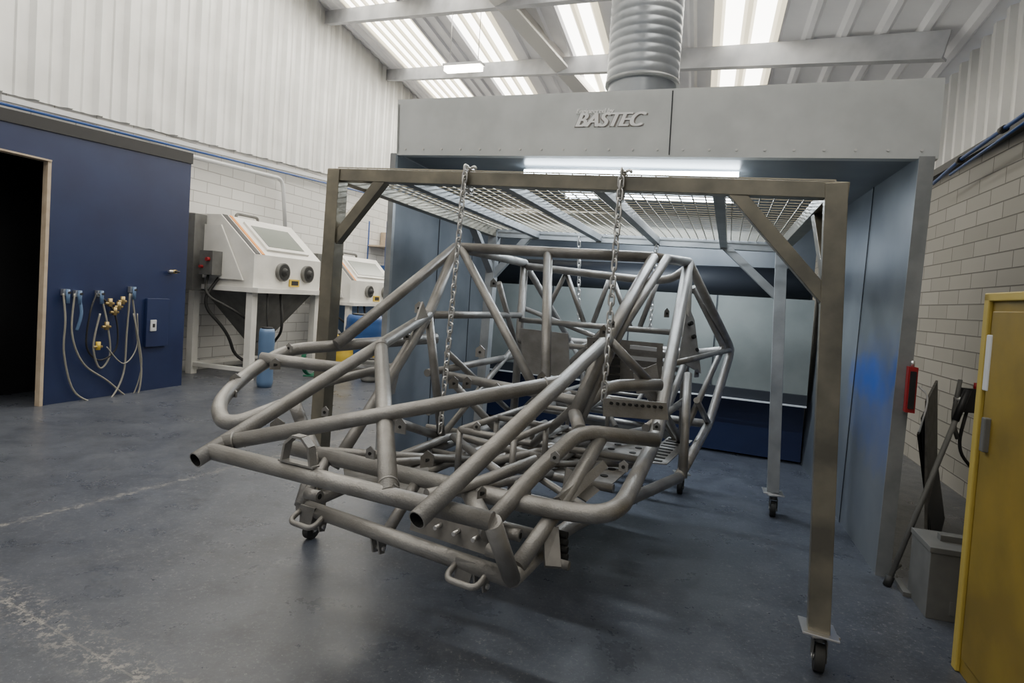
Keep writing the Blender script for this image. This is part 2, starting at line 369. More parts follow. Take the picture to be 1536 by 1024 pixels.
# ---------------- blast cabinets -----------------
def cabinet(name,o,W,D,sc,body,hop):
    b=MB()
    def P(w,d,z): return V(o)+RV*w*sc+RU*d*sc+ZZ*z*sc
    prof=[(0,1.12),(D,1.12),(D,1.52),(D*.45,1.98),(0,1.98)]
    b.prism([P(0,d,z) for d,z in prof],RV*W*sc,body)
    b.slab([P(-.05,-.0,1.06),P(W+.05,0,1.06),P(W+.05,D+.12,1.06),P(-.05,D+.12,1.06)],ZZ*.06*sc,'cabw')
    b.slab([P(-.02,.12,1.2),P(-.02,D-.12,1.2),P(-.02,D*.5,1.85),P(-.02,.12,1.85)],-RV*.02,body)
    b.box(P(-.12,D*.45,1.38),RV*.08,RU*.1,ZZ*.15,'greybox'); b.cyl(P(-.2,D*.5,1.42),P(-.24,D*.5,1.42),.025,'red',10)
    b.cyl(P(-.2,D*.4,1.33),P(-.24,D*.4,1.33),.02,'red',10)
    # dark dust filter housing on the rear end of the side
    b.box(P(-.10,.12,1.5),RV*.09*sc,RU*.11*sc,ZZ*.46*sc,'greybox')
    sl=(P(0,D*.45,1.98)-P(0,D,1.52)); n=V((sl.cross(RV))).normalized()
    if n.dot(RU)<0: n=-n
    def Q(w,t,off=0): return P(w,D,1.52)+sl*t+n*off
    b.slab([Q(.28,.12),Q(W-.20,.12),Q(W-.20,.85),Q(.28,.85)],n*.03,'cabw')
    b.slab([Q(.34,.20,.031),Q(W-.26,.20,.031),Q(W-.26,.75,.031),Q(.34,.75,.031)],n*.006,'glass')
    b.slab([Q(.02,0,.002),Q(.10,0,.002),Q(.10,1,.002),Q(.02,1,.002)],n*.006,'black')
    b.slab([Q(.13,0,.002),Q(.18,0,.002),Q(.18,1,.002),Q(.13,1,.002)],n*.006,'orange')
    for w in (W*.38,W*.76):
        p=P(w,D,1.33); b.cyl(p,p+RU*.05,.115*sc,'greybox',24); b.cyl(p+RU*.05,p+RU*.055,.10*sc,'rubber',24); b.cyl(p+RU*.05,p+RU*.10,.06*sc,'rubber',16,.03)
    b.box(P(W*.57,D+.01,1.20),RU*.01,RV*.10,ZZ*.05,'ylabel'); b.box(P(W*.57,D+.02,1.20),RU*.004,RV*.07,ZZ*.03,'black')
    t=[P(.1,.1,1.06),P(W-.1,.1,1.06),P(W-.1,D-.05,1.06),P(.1,D-.05,1.06)]; c=P(W/2,D/2,.42)
    b.hexa([c-RV*.1-RU*.1,c+RV*.1-RU*.1,c+RV*.1+RU*.1,c-RV*.1+RU*.1]+t,hop)
    b.cyl(c,c-ZZ*.2*sc,.08,'greybox',14)
    for w in (.04,W-.04):
        for d in (.04,D-.04): b.beam(P(w,d,0),P(w,d,1.06),.09*sc,.09*sc,'cabw',side=RV)
    for w in (.04,W-.04): b.beam(P(w,0,.12),P(w,D,.12),.05,.05,'cabw')
    b.beam(P(0,.04,.12),P(W,.04,.12),.05,.05,'cabw')
    b.tube([P(.0,D*.5,1.25),P(-.2,D*.4,.9),P(.05,D*.6,.55),P(.3,D*.5,.2),P(.5,D*.9,.1)],.02,'rubber',fillet=.2)
    b.tube([P(-.1,D*.4,1.25),P(-.25,D*.5,1.0),P(-.1,D*.8,.85),P(.1,D*.9,.7)],.016,'rubber',fillet=.15)
    b.tube([P(.5,D,1.05),P(.45,D+.1,.6),P(.8,D*.6,.3)],.018,'rubber',fillet=.2)
    b.tube([P(.2,D+.05,1.06),P(.15,D+.1,.7),P(.3,D+.05,.4),P(.6,D,.15)],.012,'rubber',fillet=.2,n=8)
    b.tube([P(W*.3,.3,1.98),P(W*.3,.3,2.04),P(W*.6,.3,2.04),P(W*.6,.3,1.98)],.02,'greybox')
    b.build(name,bevel=.006)
corner=V((-.434*7.5,7.5,0))
cabinet('blast_cabinet',corner-RU*1.0,1.30,.95,1.05,'cabw','greybox')
corner2=V((-.275*9.6,9.6,0)); cabinet('blast_cabinet',corner2-RU*.8+RV*.15,1.6,.82,.90,'cabw','cabb')
b=MB()
c0=corner+RU*.36+RV*.75
for i in range(3):
    pts=[c0+RV*(.20*math.cos(a))+ZZ*(.24+.20*math.sin(a))+RU*(.022*i) for a in [k*2*math.pi/24 for k in range(24)]]
    b.tube(pts,.011,'green',closed=True,n=8)
b.tube([c0+ZZ*.04-RV*.15,c0+ZZ*.03+RU*.2,c0+ZZ*.03+RU*.3+RV*.2],.011,'green'); b.build('coiled_hose')
for (px,Y,k,nm,h,r) in ((548,9.0,'drum','plastic_drum',.85,.27),(520,8.8,'ylabel','plastic_drum',.55,.15),(402,7.15,'cabb','gas_bottle',.70,.09),(573,8.4,'ylabel','bucket',.42,.13),(560,8.1,'greybox','bucket',.30,.12)):
    b=MB(); p=V(((px-768)/900*Y,Y,0)); 
    b.tube([p+ZZ*(h*i/16) for i in range(17)],r,k,fillet=.00001,n=24,rf=lambda t:r*(1+.05*(1 if int(t*16)%5==2 else 0)-(.12 if t>.97 or t<.03 else 0)))
    b.cyl(p+ZZ*h,p+ZZ*(h+.02),r*.7,'black',20); b.build(nm)
b=MB(); so=V((-.215*12.0,12.0,0))
for w in (0,1.6):
    for d in (0,.45): b.beam(so+RV*w-RU*d,so+RV*w-RU*d+ZZ*2.6,.05,.05,'bluepipe',side=RV)
for z in (.5,1.3,2.1): b.slab([so+ZZ*z,so+RV*1.6+ZZ*z,so+RV*1.6-RU*.45+ZZ*z,so-RU*.45+ZZ*z],ZZ*.03,'wood')
for w,z,h,k in ((.35,.53,.3,'greybox'),(1.1,.53,.35,'orange'),(.4,1.33,.4,'drum'),(1.1,1.33,.3,'cabw'),(.7,2.13,.3,'wood')): b.box(so-RU*.22+RV*w+ZZ*(z+h/2),RU*.19,RV*.26,ZZ*h/2,k)
b.build('storage_rack')
# ---------------- booth -----------------
TL=PY(597,152,4.15);TR=PY(1418,120,2.92);BR=PY(1408,235,2.92);BL=PY(595,230,4.15)
hd=(TR-TL).normalized(); BV=V((-hd.y,hd.x,0)).normalized()
bk=V((.68,2.22,0))
fl=V((-.86,4.2,0)); fr=V((1.90,2.97,0))
def oversprayed():
    C1=(.19,.205,.225); C2=(.12,.135,.155)
    m=mat('booth_wall_oversprayed',C1,.32,.3); nt=m.node_tree; L=nt.links.new;N=nt.nodes.new; bs=nt.nodes['Principled BSDF']
    tc=[n for n in nt.nodes if n.type=='TEX_COORD'][0]
    no=N('ShaderNodeTexNoise'); no.inputs['Scale'].default_value=2.2; no.inputs['Detail'].default_value=8; L(tc.outputs['Object'],no.inputs['Vector'])
    r=N('ShaderNodeValToRGB'); r.color_ramp.elements[0].position=.35; r.color_ramp.elements[1].position=.65; r.color_ramp.elements[0].color=(*C1,1); r.color_ramp.elements[1].color=(*C2,1); L(no.outputs['Fac'],r.inputs['Fac'])
    cur=r.outputs['Color']
    wn=V((bk.y,-bk.x,0)).normalized(); wc=fr.dot(wn)
    def W_(px,py): return PP(px,py,wn,wc)
    for cx,rad,st in ((W_(1348,562),(.22,.15),.97),(W_(1300,565),(.45,.15),.95),(W_(1320,600),(.8,.4),.4)):
        cv=cx.dot(RV)
        d1=N('ShaderNodeVectorMath'); d1.operation='DOT_PRODUCT'; L(tc.outputs['Object'],d1.inputs[0]); d1.inputs[1].default_value=RV/rad[0]
        s1=N('ShaderNodeMath'); s1.operation='SUBTRACT'; L(d1.outputs['Value'],s1.inputs[0]); s1.inputs[1].default_value=cv/rad[0]
        d2=N('ShaderNodeVectorMath'); d2.operation='DOT_PRODUCT'; L(tc.outputs['Object'],d2.inputs[0]); d2.inputs[1].default_value=ZZ/rad[1]
        s2=N('ShaderNodeMath'); s2.operation='SUBTRACT'; L(d2.outputs['Value'],s2.inputs[0]); s2.inputs[1].default_value=cx.z/rad[1]
        q1=N('ShaderNodeMath'); q1.operation='MULTIPLY'; L(s1.outputs[0],q1.inputs[0]); L(s1.outputs[0],q1.inputs[1])
        q2=N('ShaderNodeMath'); q2.operation='MULTIPLY_ADD'; L(s2.outputs[0],q2.inputs[0]); L(s2.outputs[0],q2.inputs[1]); L(q1.outputs[0],q2.inputs[2])
        n3=N('ShaderNodeTexNoise'); n3.inputs['Scale'].default_value=12; n3.inputs['Detail'].default_value=6; L(tc.outputs['Object'],n3.inputs['Vector'])
        ad=N('ShaderNodeMath'); ad.operation='MULTIPLY_ADD'; L(n3.outputs['Fac'],ad.inputs[0]); ad.inputs[1].default_value=1.2; L(q2.outputs[0],ad.inputs[2])
        mr=N('ShaderNodeMapRange'); L(ad.outputs[0],mr.inputs[0]); mr.inputs[1].default_value=.5; mr.inputs[2].default_value=1.7; mr.inputs[3].default_value=st; mr.inputs[4].default_value=0
        x=N('ShaderNodeMix'); x.data_type='RGBA'; L(mr.outputs[0],x.inputs[0]); L(cur,x.inputs[6]); x.inputs[7].default_value=(.008,.09,.45,1); cur=x.outputs[2]
    L(cur,bs.inputs['Base Color']); return m
M['boothR']=oversprayed()
b=MB()
b.slab([BL,BR,TR,TL],BV*.03,'galv')
a=BL.lerp(BR,.59);c=TL.lerp(TR,.59); b.beam(a-BV*.002,c-BV*.002,.006,.004,'boothdk',side=hd)
for i in range(22):
    t=(i+.5)/22; p=(BL+ZZ*.03).lerp(BR+ZZ*.03,t); b.cyl(p,p-BV*.006,.007,'chain',8)
b.slab([TL,TR,TR+BV*.03,TL+BV*.03],ZZ*.012,'galv')
b.slab([BR,BR+bk*1.0,TR+bk*1.0,TR],-hd*.02,'galv'); b.slab([BL,BL+bk,TL+bk,TL],hd*.02,'galv')
b.slab([TL,TR,TR+bk,TL+bk],-ZZ*.02,'galv')
b.slab([BL+BV*.03,BR+BV*.03,BR+bk,BL+bk],ZZ*.03,'booth')
b.beam(BL+BV*.03,BR+BV*.03,.06,.02,'galv')
def side(f,T,sgn,flw,k):
    b.slab([f,f+bk,T+bk,T],hd*.04*sgn,k)
    b.slab([f+hd*.041*sgn,f+bk+hd*.041*sgn,T+bk+hd*.041*sgn,T+hd*.041*sgn],hd*.01*sgn,'gantry2')
    b.slab([f-BV*.01,f+hd*flw*sgn-BV*.01,T+hd*flw*sgn-BV*.01,T-BV*.01],BV*.03,'gantry2')
side(fl,BL,-1,.04,'booth'); side(fr,BR-hd*.08,1,.065,'boothR')
for t in (.33,.66):
    b.beam(fr+bk*t-hd*.004,(BR-hd*.08)+bk*t-hd*.004,.006,.004,'boothdk',side=RV)
    b.beam(fl+bk*t+hd*.004,BL+bk*t+hd*.004,.006,.004,'boothdk',side=RV)
A=fl+bk;B=fr+bk; bh=2.15
b.slab([A,B,B+ZZ*bh,A+ZZ*bh],BV*.03,'booth')
def BW(t,z,o): return A.lerp(B,t)+ZZ*z-BV*o
b.hexa([BW(.0,.62,.0),BW(1,.62,.0),BW(1,.62,.32),BW(0,.62,.32),BW(0,1.40,0),BW(1,1.40,0),BW(1,1.40,.32),BW(0,1.40,.32)],'filter')
b.hexa([BW(.0,.54,.0),BW(1,.54,.0),BW(1,.54,.36),BW(0,.54,.36),BW(0,.62,0),BW(1,.62,0),BW(1,.62,.36),BW(0,.62,.36)],'boothdk')
b.beam(BW(0,.53,.37),BW(1,.53,.37),.02,.012,'conduit')
b.slab([BW(0,.02,.10),BW(1,.02,.10),BW(1,.54,.10),BW(0,.54,.10)],-BV*.02,'bluewall')
b.tube([BW(0.01,1.52,.2),BW(.99,1.52,.2)],.14,'boothdk',n=20)
for t in (.25,.5,.75): b.beam(BW(t,.62,.325),BW(t,1.4,.325),.01,.008,'boothdk',side=hd)
lt1=PY(787,258,4.15);lt2=PY(1108,262,3.62)
b.tube([lt1,lt2],.018,'tube',n=12); b.beam(lt1+ZZ*.04+BV*.03,lt2+ZZ*.04+BV*.03,.05,.02,'gantry2')
o1=BV*.9
b.tube([lt1+o1,lt2+o1],.02,'tube',n=12); b.beam(lt1+ZZ*.05+o1,lt2+ZZ*.05+o1,.08,.03,'galv')
booth=b.build('spray_booth')
def area(name,loc,dirx,diry,sx,sy,pw,col,parent=None):
    l=bpy.data.lights.new(name,'AREA'); l.shape='RECTANGLE'; l.size=sx; l.size_y=sy; l.energy=pw; l.color=col
    o=bpy.data.objects.new(name,l); bpy.context.scene.collection.objects.link(o)
    x=dirx.normalized(); y=diry.normalized(); z=x.cross(y)
    mm=Matrix.Identity(4)
    for i in range(3): mm[i][0]=x[i];mm[i][1]=y[i];mm[i][2]=z[i];mm[i][3]=loc[i]
    o.matrix_world=mm
    if parent: o.parent=parent
    return o
cl=(lt1+lt2)/2
area('booth_tube_light',cl-ZZ*.03,hd,BV,1.4,.03,36,(.84,.93,1),booth)
area('booth_tube_light',cl-ZZ*.03+o1,hd,BV,1.4,.03,42,(.84,.93,1),booth)
b=MB(); p=PY(1366,584,2.90); b.box(p,hd*.02,BV*.025,ZZ*.11,'red'); b.box(p-BV*.03,hd*.012,BV*.006,ZZ*.09,'black'); b.cyl(p+ZZ*.11,p+ZZ*.14,.008,'chain',8)
b.tube([p+hd*.03+ZZ*.02,p+hd*.08-ZZ*.02,p+hd*.05-ZZ*.2],.004,'conduit'); b.build('wall_remote_holder')
def text(body,px,py,size,k,shear=.3,off=.004):
    cu=bpy.data.curves.new('t','FONT'); cu.body=body; cu.size=size; cu.shear=shear; cu.extrude=.002
    o=bpy.data.objects.new('logo_lettering',cu); bpy.context.scene.collection.objects.link(o)
    c=BL.dot(BV); p=PP(px,py,BV,c)-BV*off
    x=hd; z=-BV; y=z.cross(x)
    mm=Matrix.Identity(4)
    for i in range(3): mm[i][0]=x[i];mm[i][1]=y[i];mm[i][2]=z[i];mm[i][3]=p[i]
    o.matrix_world=mm; cu.materials.append(M[k]); o.parent=booth
for dx in (0,1.3,2.6): text('BASTEC',861+dx,190.5,.115,'logo',.35,.006+dx*.0002)
for dx in (-1.5,4.5): text('BASTEC',861+dx,191.5,.115,'logoshadow',.35,.002)  # offset brown copies draw the shadow behind the letters
text('Engineered by',864,171,.040,'logo',.2,.006)
text('Engineered by',865,171,.040,'logo',.2,.0065)
# duct
b=MB(); dc=PY(963,128,4.25); R=.245
bz=max((TL.z+TR.z)/2+.02,2.4)
base=V((dc.x,dc.y,bz)); H_=roofz(base.dot(RU),base.dot(RV))-bz-.12
def rf(t):
    z=t*H_
    if z<.28: return R*.95
    return R*(1+.016*abs(math.sin(z*math.pi/.06)))
NN=360
b.tube([base+ZZ*(H_*i/NN) for i in range(NN+1)],R,'duct',fillet=.00001,n=40,rf=rf)
for z in (.27,.95): b.cyl(base+ZZ*z,base+ZZ*(z+.025),R*1.04,'gantry2',36)
b.cyl(base,base+ZZ*.03,R*1.12,'galv',36)
b.build('extraction_duct')
# ---------------- gantry -----------------
b=MB()
FRb=PZ(1225,1000,0);FLb=PZ(470,805,0);RRb=PZ(1158,772,0);RLb=FLb+(RRb-FRb)
FRt=PY(1253,287,FRb.y);FLt=PY(507,263,FLb.y);RRt=PY(1172,372,RRb.y+.25);RLt=PY(742,350,RLb.y)
RLb=V((RLt.x-.03,RLt.y,0)); 
w=.072; bw_=.058
fx=(FRt-FLt).normalized(); 
def caster(b,p):
    b.box(p+ZZ*.135,V((.05,0,0)),V((0,.05,0)),ZZ*.004,'chain'); b.cyl(p+ZZ*.10,p+ZZ*.135,.022,'greybox',12)
    for s in (-1,1): b.box(p+fx*s*.022+ZZ*.075-RV*.012,fx*.002,RV*.022,ZZ*.038,'greybox')
    b.cyl(p-fx*.017+ZZ*.048-RV*.02,p+fx*.017+ZZ*.048-RV*.02,.048,'rubber',20); b.cyl(p-fx*.026+ZZ*.048-RV*.02,p+fx*.026+ZZ*.048-RV*.02,.010,'chain',8)
for f_,t_ in ((FRb,FRt),(FLb,FLt),(RRb,RRt),(RLb,RLt)):
    caster(b,f_); d=(t_-f_); 
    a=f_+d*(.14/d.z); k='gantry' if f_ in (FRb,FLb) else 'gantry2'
    b.beam(a,t_+ZZ*.025,w,w,k,side=fx); b.box(a,fx*.06,RV*.06,ZZ*.004,'chain')
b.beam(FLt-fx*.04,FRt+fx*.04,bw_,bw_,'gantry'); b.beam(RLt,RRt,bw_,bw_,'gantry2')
b.beam(FLt,RLt,bw_,bw_,'gantry'); b.beam(FRt,RRt,bw_,bw_,'gantry')
def T(s,t): return FLt.lerp(FRt,s).lerp(RLt.lerp(RRt,s),t)
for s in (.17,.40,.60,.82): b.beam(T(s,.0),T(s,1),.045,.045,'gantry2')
def brace(post_b,post_t,z,bt,k='gantry',w_=.05):
    d=(post_b-post_t); p=post_t+d*((post_t.z-z)/(-d.z)); b.beam(p,bt,w_,w_,k,side=RV)
brace(FRb,FRt,FRt.z-.40,T(.84,0)); brace(FLb,FLt,FLt.z-.34,T(.13,0))
brace(FRb,FRt,FRt.z-.36,T(1,.2)); brace(FLb,FLt,FLt.z-.3,T(0,.18))
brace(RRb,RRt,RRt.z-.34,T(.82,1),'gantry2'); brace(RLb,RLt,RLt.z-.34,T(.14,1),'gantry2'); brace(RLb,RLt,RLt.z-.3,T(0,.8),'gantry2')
gantry=b.build('steel_gantry',bevel=.004)
b=MB()
nx=38;ny=28; up=ZZ*.034
for i in range(nx+1):
    s=i/nx; b.beam(T(s,0)+up,T(s,1)+up,.005,.005,'mesh')
for j in range(ny+1):
    t=j/ny; b.beam(T(0,t)+up+ZZ*.005,T(1,t)+up+ZZ*.005,.005,.005,'mesh')
b.build('wire_mesh_top',gantry)
# ---------------- chassis -----------------
EL=V((.9,-.436,0)).normalized(); EV=V((.436,.9,0)).normalized()
def S(px,py,s): return PP(px,py,EL,s-1.2)
def TT(px,py,t): return PP(px,py,EV,t+1.29)
def LO(s,t,z): return EL*(s-1.2)+EV*(t+1.29)+ZZ*z
b=MB(); r=.0265; k='steel'
def tb(*pts,r=r,fillet=.09,h=(False,False)): b.tube(list(pts),r,k,fillet=fillet,n=16,hollow=h)
def weld(p,d,r_):
    d=d.normalized(); x=d.cross(ZZ); x=x.normalized() if x.length>.1 else V((1,0,0)); y=d.cross(x)
    b.tube([p+x*math.cos(a)*r_+y*math.sin(a)*r_ for a in [i*2*math.pi/16 for i in range(16)]],.004,k,closed=True,n=6)
E1=PZ(293,690,.68);E2=PZ(625,780,.68)
LA=S(643,472,-.5);RA=PY(912,508,2.5)
RL=S(684,371,-.55);RR=S(980,386,.5);BRr=S(1033,393,.58);BLl=LO(-.5,2.36,1.5)
tb(E1,LA,h=(True,False)); tb(E2,RA,h=(True,False))
T4e=PZ(738,782,.66); T4s=ON(E1,LA,318,680); tb(T4s,T4e)
t2e=ON(E2,RA,848,578); t2s=ON(E1,LA,335,665); tb(t2s,t2e)
vt=ON(E1,LA,572,518); vbt=ON(T4s,T4e,584,740)
tb(vt,vbt,r=.030); weld(vbt.lerp(vt,.045),vt-vbt,.030); weld(vt.lerp(vbt,.035),vt-vbt,.030); weld(t2e.lerp(t2s,.05),t2e-t2s,.0265); weld(t2s.lerp(t2e,.03),t2e-t2s,.0265)
tb(PZ(440,672,.6),PZ(830,765,.6),PZ(925,775,.62),S(985,655,.66),BRr,fillet=.16,r=.030)
tb(PZ(475,682,.6),S(455,640,-.66),S(442,606,-.68))
lp=S(552,618,-.5)
tb(RL,LA,lp,PZ(500,700,.5))
tb(RL,S(505,517,-.78),r=.028)
tb(PY(655,507,3.15),PY(430,524,2.78),PY(368,562,2.5),PY(324,606,2.3),PY(338,642,2.12),ON(E1,LA,425,612),fillet=.1,r=.028)
tb(PY(392,537,2.62),PY(470,547,2.6),S(592,560,-.52))
tb(PY(480,575,2.55),PY(560,556,2.75),S(600,548,-.52),r=.02)
tb(RL,RR,r=.028,fillet=.1)
ra_=PY(862,620,2.35)
tb(RR,RA,ra_)
tb(RR+EL*.07,PY(928,500,2.62),ra_+V((.03,.03,-.02)),r=.022)
tb(RL,BLl); tb(RR,BRr); 
dbl=S(668,562,-.48); dbr=PY(872,602,2.5)
tb(dbl,dbr,r=.022)
tb(RL+EL*.03,ON(dbl,dbr,806,588),r=.022)
rm=ON(RL,RR,822,378)
tb(rm,ON(dbl,dbr,818,590),r=.024)
tb(BLl-ZZ*.02,PY(1000,424,3.5),BRr-ZZ*.03,r=.024,fillet=.2)
tb(BLl,LO(-.5,2.34,.45)); tb(BRr,LO(.62,2.3,.45),r=.024)
h1=TT(1097,524,2.9);h2=TT(1063,636,2.6);h3=TT(1018,716,1.72)
tb(BRr,h1,h2,h3,fillet=.08)
tb(S(1010,545,.62),h1,r=.016); tb(TT(1032,560,2.0),TT(1024,716,1.75),r=.022)
tb(TT(1040,430,2.5),TT(1085,520,2.8),TT(1030,640,2.2),r=.018,fillet=.04)
tb(TT(1045,600,2.2),h2,r=.018)
tb(h1,LO(.5,3.2,.95),LO(-.5,3.2,.95),LO(-.5,2.34,1.0))
bl=PZ(452,758,.45);brr=PZ(768,868,.45)
tb(bl,brr); tb(brr,PZ(850,790,.45),h3,fillet=.12)
tb(bl,LO(-.5,1.7,.45),LO(-.5,3.1,.45)); tb(LO(-.5,3.1,.45),h2)
tb(T4e,brr); tb(LO(-.5,3.1,.45),LO(-.5,3.2,.95)); 
tb(PZ(700,730,.6),PZ(735,800,.55),r=.03)
for t,z in ((.62,.45),(.95,.45),(1.3,.45),(1.75,.45),(2.3,.45),(2.8,.45)): tb(LO(-.5,t,z),LO(.5,t,z),r=.02)
st=PY(870,646,2.2)
tb(PY(985,660,2.3),st,PY(800,712,2.0),PY(735,785,1.86),r=.028,fillet=.08)
tb(PY(905,650,2.25),PY(850,745,2.0),PZ(775,850,.47),r=.026)
tb(PY(868,615,2.4),PY(912,578,2.5),PY(990,577,2.6),fillet=.08,r=.026)
tb(ra_,st,r=.026)
tb(PY(805,690,2.1),PY(700,730,2.0),PZ(640,742,.62),r=.02)
tb(PZ(475,682,.6),bl,r=.026)
tb(LA,PZ(662,652,.52),r=.022); tb(lp,PZ(660,655,.5),r=.022)
tb(PZ(560,700,.5),PZ(680,652,.5),PZ(830,690,.5),r=.02); tb(PZ(680,655,.52),PZ(790,740,.52),r=.02)
tb(PZ(700,700,.5),PZ(985,640,.5),r=.02); tb(PZ(640,640,.5),PZ(960,690,.5),r=.018)
tb(dbr,PZ(800,665,.5),r=.02); tb(dbl,PZ(760,660,.5),r=.02); tb(LA,BLl-ZZ*.35,r=.02)
tb(LO(-.52,1.3,.85),LO(-.5,2.34,.88),r=.02); tb(LO(-.5,1.45,.5),LO(-.5,2.3,.95),r=.018); tb(LO(-.5,2.0,1.35),LO(-.5,2.34,.9),r=.018)
tb(LO(-.5,1.45,.95),LO(-.5,2.3,.5),r=.018); tb(LO(-.5,1.3,.65),LO(-.5,2.34,.65),r=.018)
for z in (1.12,.98,.85,.68): tb(LO(-.5,2.34,z),LO(.6,2.34,z),r=.018)
tb(LO(-.5,2.38,1.2),LO(.55,2.36,.9),r=.016)
for s0,s1 in ((-.2,-.35),(.1,0),(.1,.25),(-.2,-.05),(.4,.3)): tb(LO(s0,2.36,1.45),LO(s1,2.36,1.12),r=.016)
tb(BLl,LO(-.45,3.2,.95),r=.022); tb(BRr,LO(.45,3.2,.95),r=.022)
tb(LO(-.45,3.2,.95),LO(.2,2.36,.5),r=.018); tb(LO(-.25,.9,.47),LO(-.25,2.3,.47),r=.02)
tb(LO(-.5,2.34,.45),LO(.1,2.34,1.12),LO(.6,2.34,.45),r=.018,fillet=.03)
for s in (-.10,.16):
    for z in (.47,.68): tb(LO(s,.95,z),LO(s,2.3,z),r=.015)
    for t in (.95,1.3,1.75,2.3): tb(LO(s,t,.47),LO(s,t,.68),r=.014)
for t in (.95,1.3,1.75): tb(LO(-.10,t,.68),LO(.16,t,.68),r=.014)
tb(LO(-.5,.95,.46),LO(.5,1.75,.46),r=.016); tb(LO(-.5,1.75,.46),LO(.5,.95,.46),r=.016)
for s in (-.3,.3):
    for z in (.62,.93): tb(LO(s,2.36,z),LO(s,3.18,z),r=.016)
    tb(LO(s,3.1,.46),LO(s,3.15,.95),r=.016); tb(LO(s,2.36,.62),LO(s,3.15,.93),r=.014)
tb(RA,PY(978,577,2.6),r=.02)
tb(LO(.58,1.5,.5),LO(.6,2.3,.95),r=.02); tb(LO(.58,1.5,.9),LO(.6,2.3,.5),r=.02); tb(LO(.6,1.4,.72),LO(.62,2.3,.74),r=.018)
for z in (.56,.62,.68,.74,.80): tb(LO(-.1,2.6,z),LO(.45,2.6,z),r=.010)
tb(LO(-.42,.5,.6),LO(-.40,.34,.46),r=.02); tb(LO(.0,.5,.59),LO(.0,.34,.46),r=.02); tb(LO(-.25,.5,.6),LO(-.25,1.3,.46),r=.018); tb(LO(.2,.5,.6),LO(.2,1.3,.46),r=.018)
tb(LO(-.5,.55,.6),LO(-.05,1.3,.47),r=.018)
def plate(q,th,kk='steel'):
    n=(q[1]-q[0]).cross(q[2]-q[0]).normalized(); b.prism(q,n*th,kk); return n
def holes(a,c,cnt,rad,n,kk='hole'):
    for i in range(cnt):
        p=a.lerp(c,(i+.5)/cnt); b.cyl(p-n*.001,p+n*.0075,rad,kk,12)
n=plate([PY(905,597,2.3),PY(1000,604,2.35),PY(1003,630,2.35),PY(905,624,2.3)],.006)
holes(PY(912,604,2.3),PY(996,611,2.34),9,.006,-n); holes(PY(912,604,2.3),PY(996,611,2.34),9,.006,n)
n=plate([TT(1032,455,2.3),TT(1042,480,2.3),TT(1052,560,2.2),TT(1018,540,2.1)],.006); 
for q in ((1036,485),(1040,505),(1044,525),(1030,515)): p=TT(*q,2.24); b.cyl(p-n*.012,p+n*.012,.012,'hole',12)
plate([PY(780,492,3.5),PY(852,500,3.4),PY(855,565,3.4),PY(785,560,3.5)],.006)
plate([PY(880,505,3.3),PY(995,515,3.2),PY(992,575,3.2),PY(885,570,3.3)],.006,'steeldk')
for i in range(5): b.beam(PY(890,516+i*12,3.27),PY(930,519+i*12,3.22),.012,.03,'hole',side=EV)
for i in range(3): b.beam(PY(945,520+i*16,3.2),PY(985,524+i*16,3.17),.014,.02,'chain',side=EV)
plate([PY(950,560,2.9),PY(985,545,2.9),PY(992,590,2.9),PY(955,590,2.9)],.006)
plate([LO(-.42,1.3,.43),LO(.46,1.3,.43),LO(.46,2.3,.43),LO(-.42,2.3,.43)],.004,'steeldk')
for i in range(7):
    for j in range(7):
        p=LO(-.36+i*.125,1.38+j*.135,.436); b.cyl(p-ZZ*.001,p+ZZ*.002,.02,'hole',10)
plate([LO(.5,1.7,.48),LO(.64,1.75,.48),LO(.66,2.4,.48),LO(.52,2.4,.48)],.005,'steel')
for j in range(9): p=LO(.57,1.78+j*.07,.486); b.box(p,EL*.04,EV*.012,ZZ*.002,'hole')
plate([PZ(515,697,.52),PZ(640,690,.52),PZ(655,765,.52),PZ(520,740,.52)],.006,'steeldk')
plate([bl.lerp(brr,.55)+ZZ*.03+EV*.03,bl.lerp(brr,.93)+ZZ*.03+EV*.03,bl.lerp(brr,.93)+ZZ*.11+EV*.05,bl.lerp(brr,.55)+ZZ*.11+EV*.05],.006,'steeldk')
for i in range(4):
    p=bl.lerp(brr,.60+.08*i)+ZZ*.075+EV*.03; b.cyl(p-EV*.03,p+EV*.02,.007,'chain',10)
plate([PY(838,745,1.95),PY(905,690,2.15),PY(912,700,2.15),PY(850,760,1.95)],.03); 
plate([PY(850,700,2.1),PY(900,735,2.1),PY(880,752,2.05),PY(845,730,2.05)],.008)
plate([PZ(815,790,.55),PZ(838,790,.55),PZ(842,850,.46),PZ(818,848,.46)],.02,'steeldk'); b.cyl(PZ(840,845,.46)-EL*.03,PZ(840,845,.46)+EL*.03,.014,'steeldk',12)
for z in range(4): p=PZ(838,800+z*11,.52-.02*z); b.cyl(p-EL*.01,p+EL*.03,.012,'hole',10)
def omega(c,ax,w_,h_,th=.03):
    pts=[c-ax*w_,c-ax*w_*.8+ZZ*h_*.7,c-ax*w_*.3+ZZ*h_,c+ax*w_*.3+ZZ*h_,c+ax*w_*.8+ZZ*h_*.7,c+ax*w_]
    for i in range(5): b.beam(pts[i],pts[i+1],.008,th,'steel',side=(pts[i+1]-pts[i]).cross(EV))
    plate([c-ax*w_*1.2-EV*th/2,c+ax*w_*1.2-EV*th/2,c+ax*w_*1.2+EV*th/2,c-ax*w_*1.2+EV*th/2],.006)
oc=ON(T4s,T4e,446,712)+ZZ*.028
omega(oc,(T4e-T4s).normalized(),.055,.085,.03)
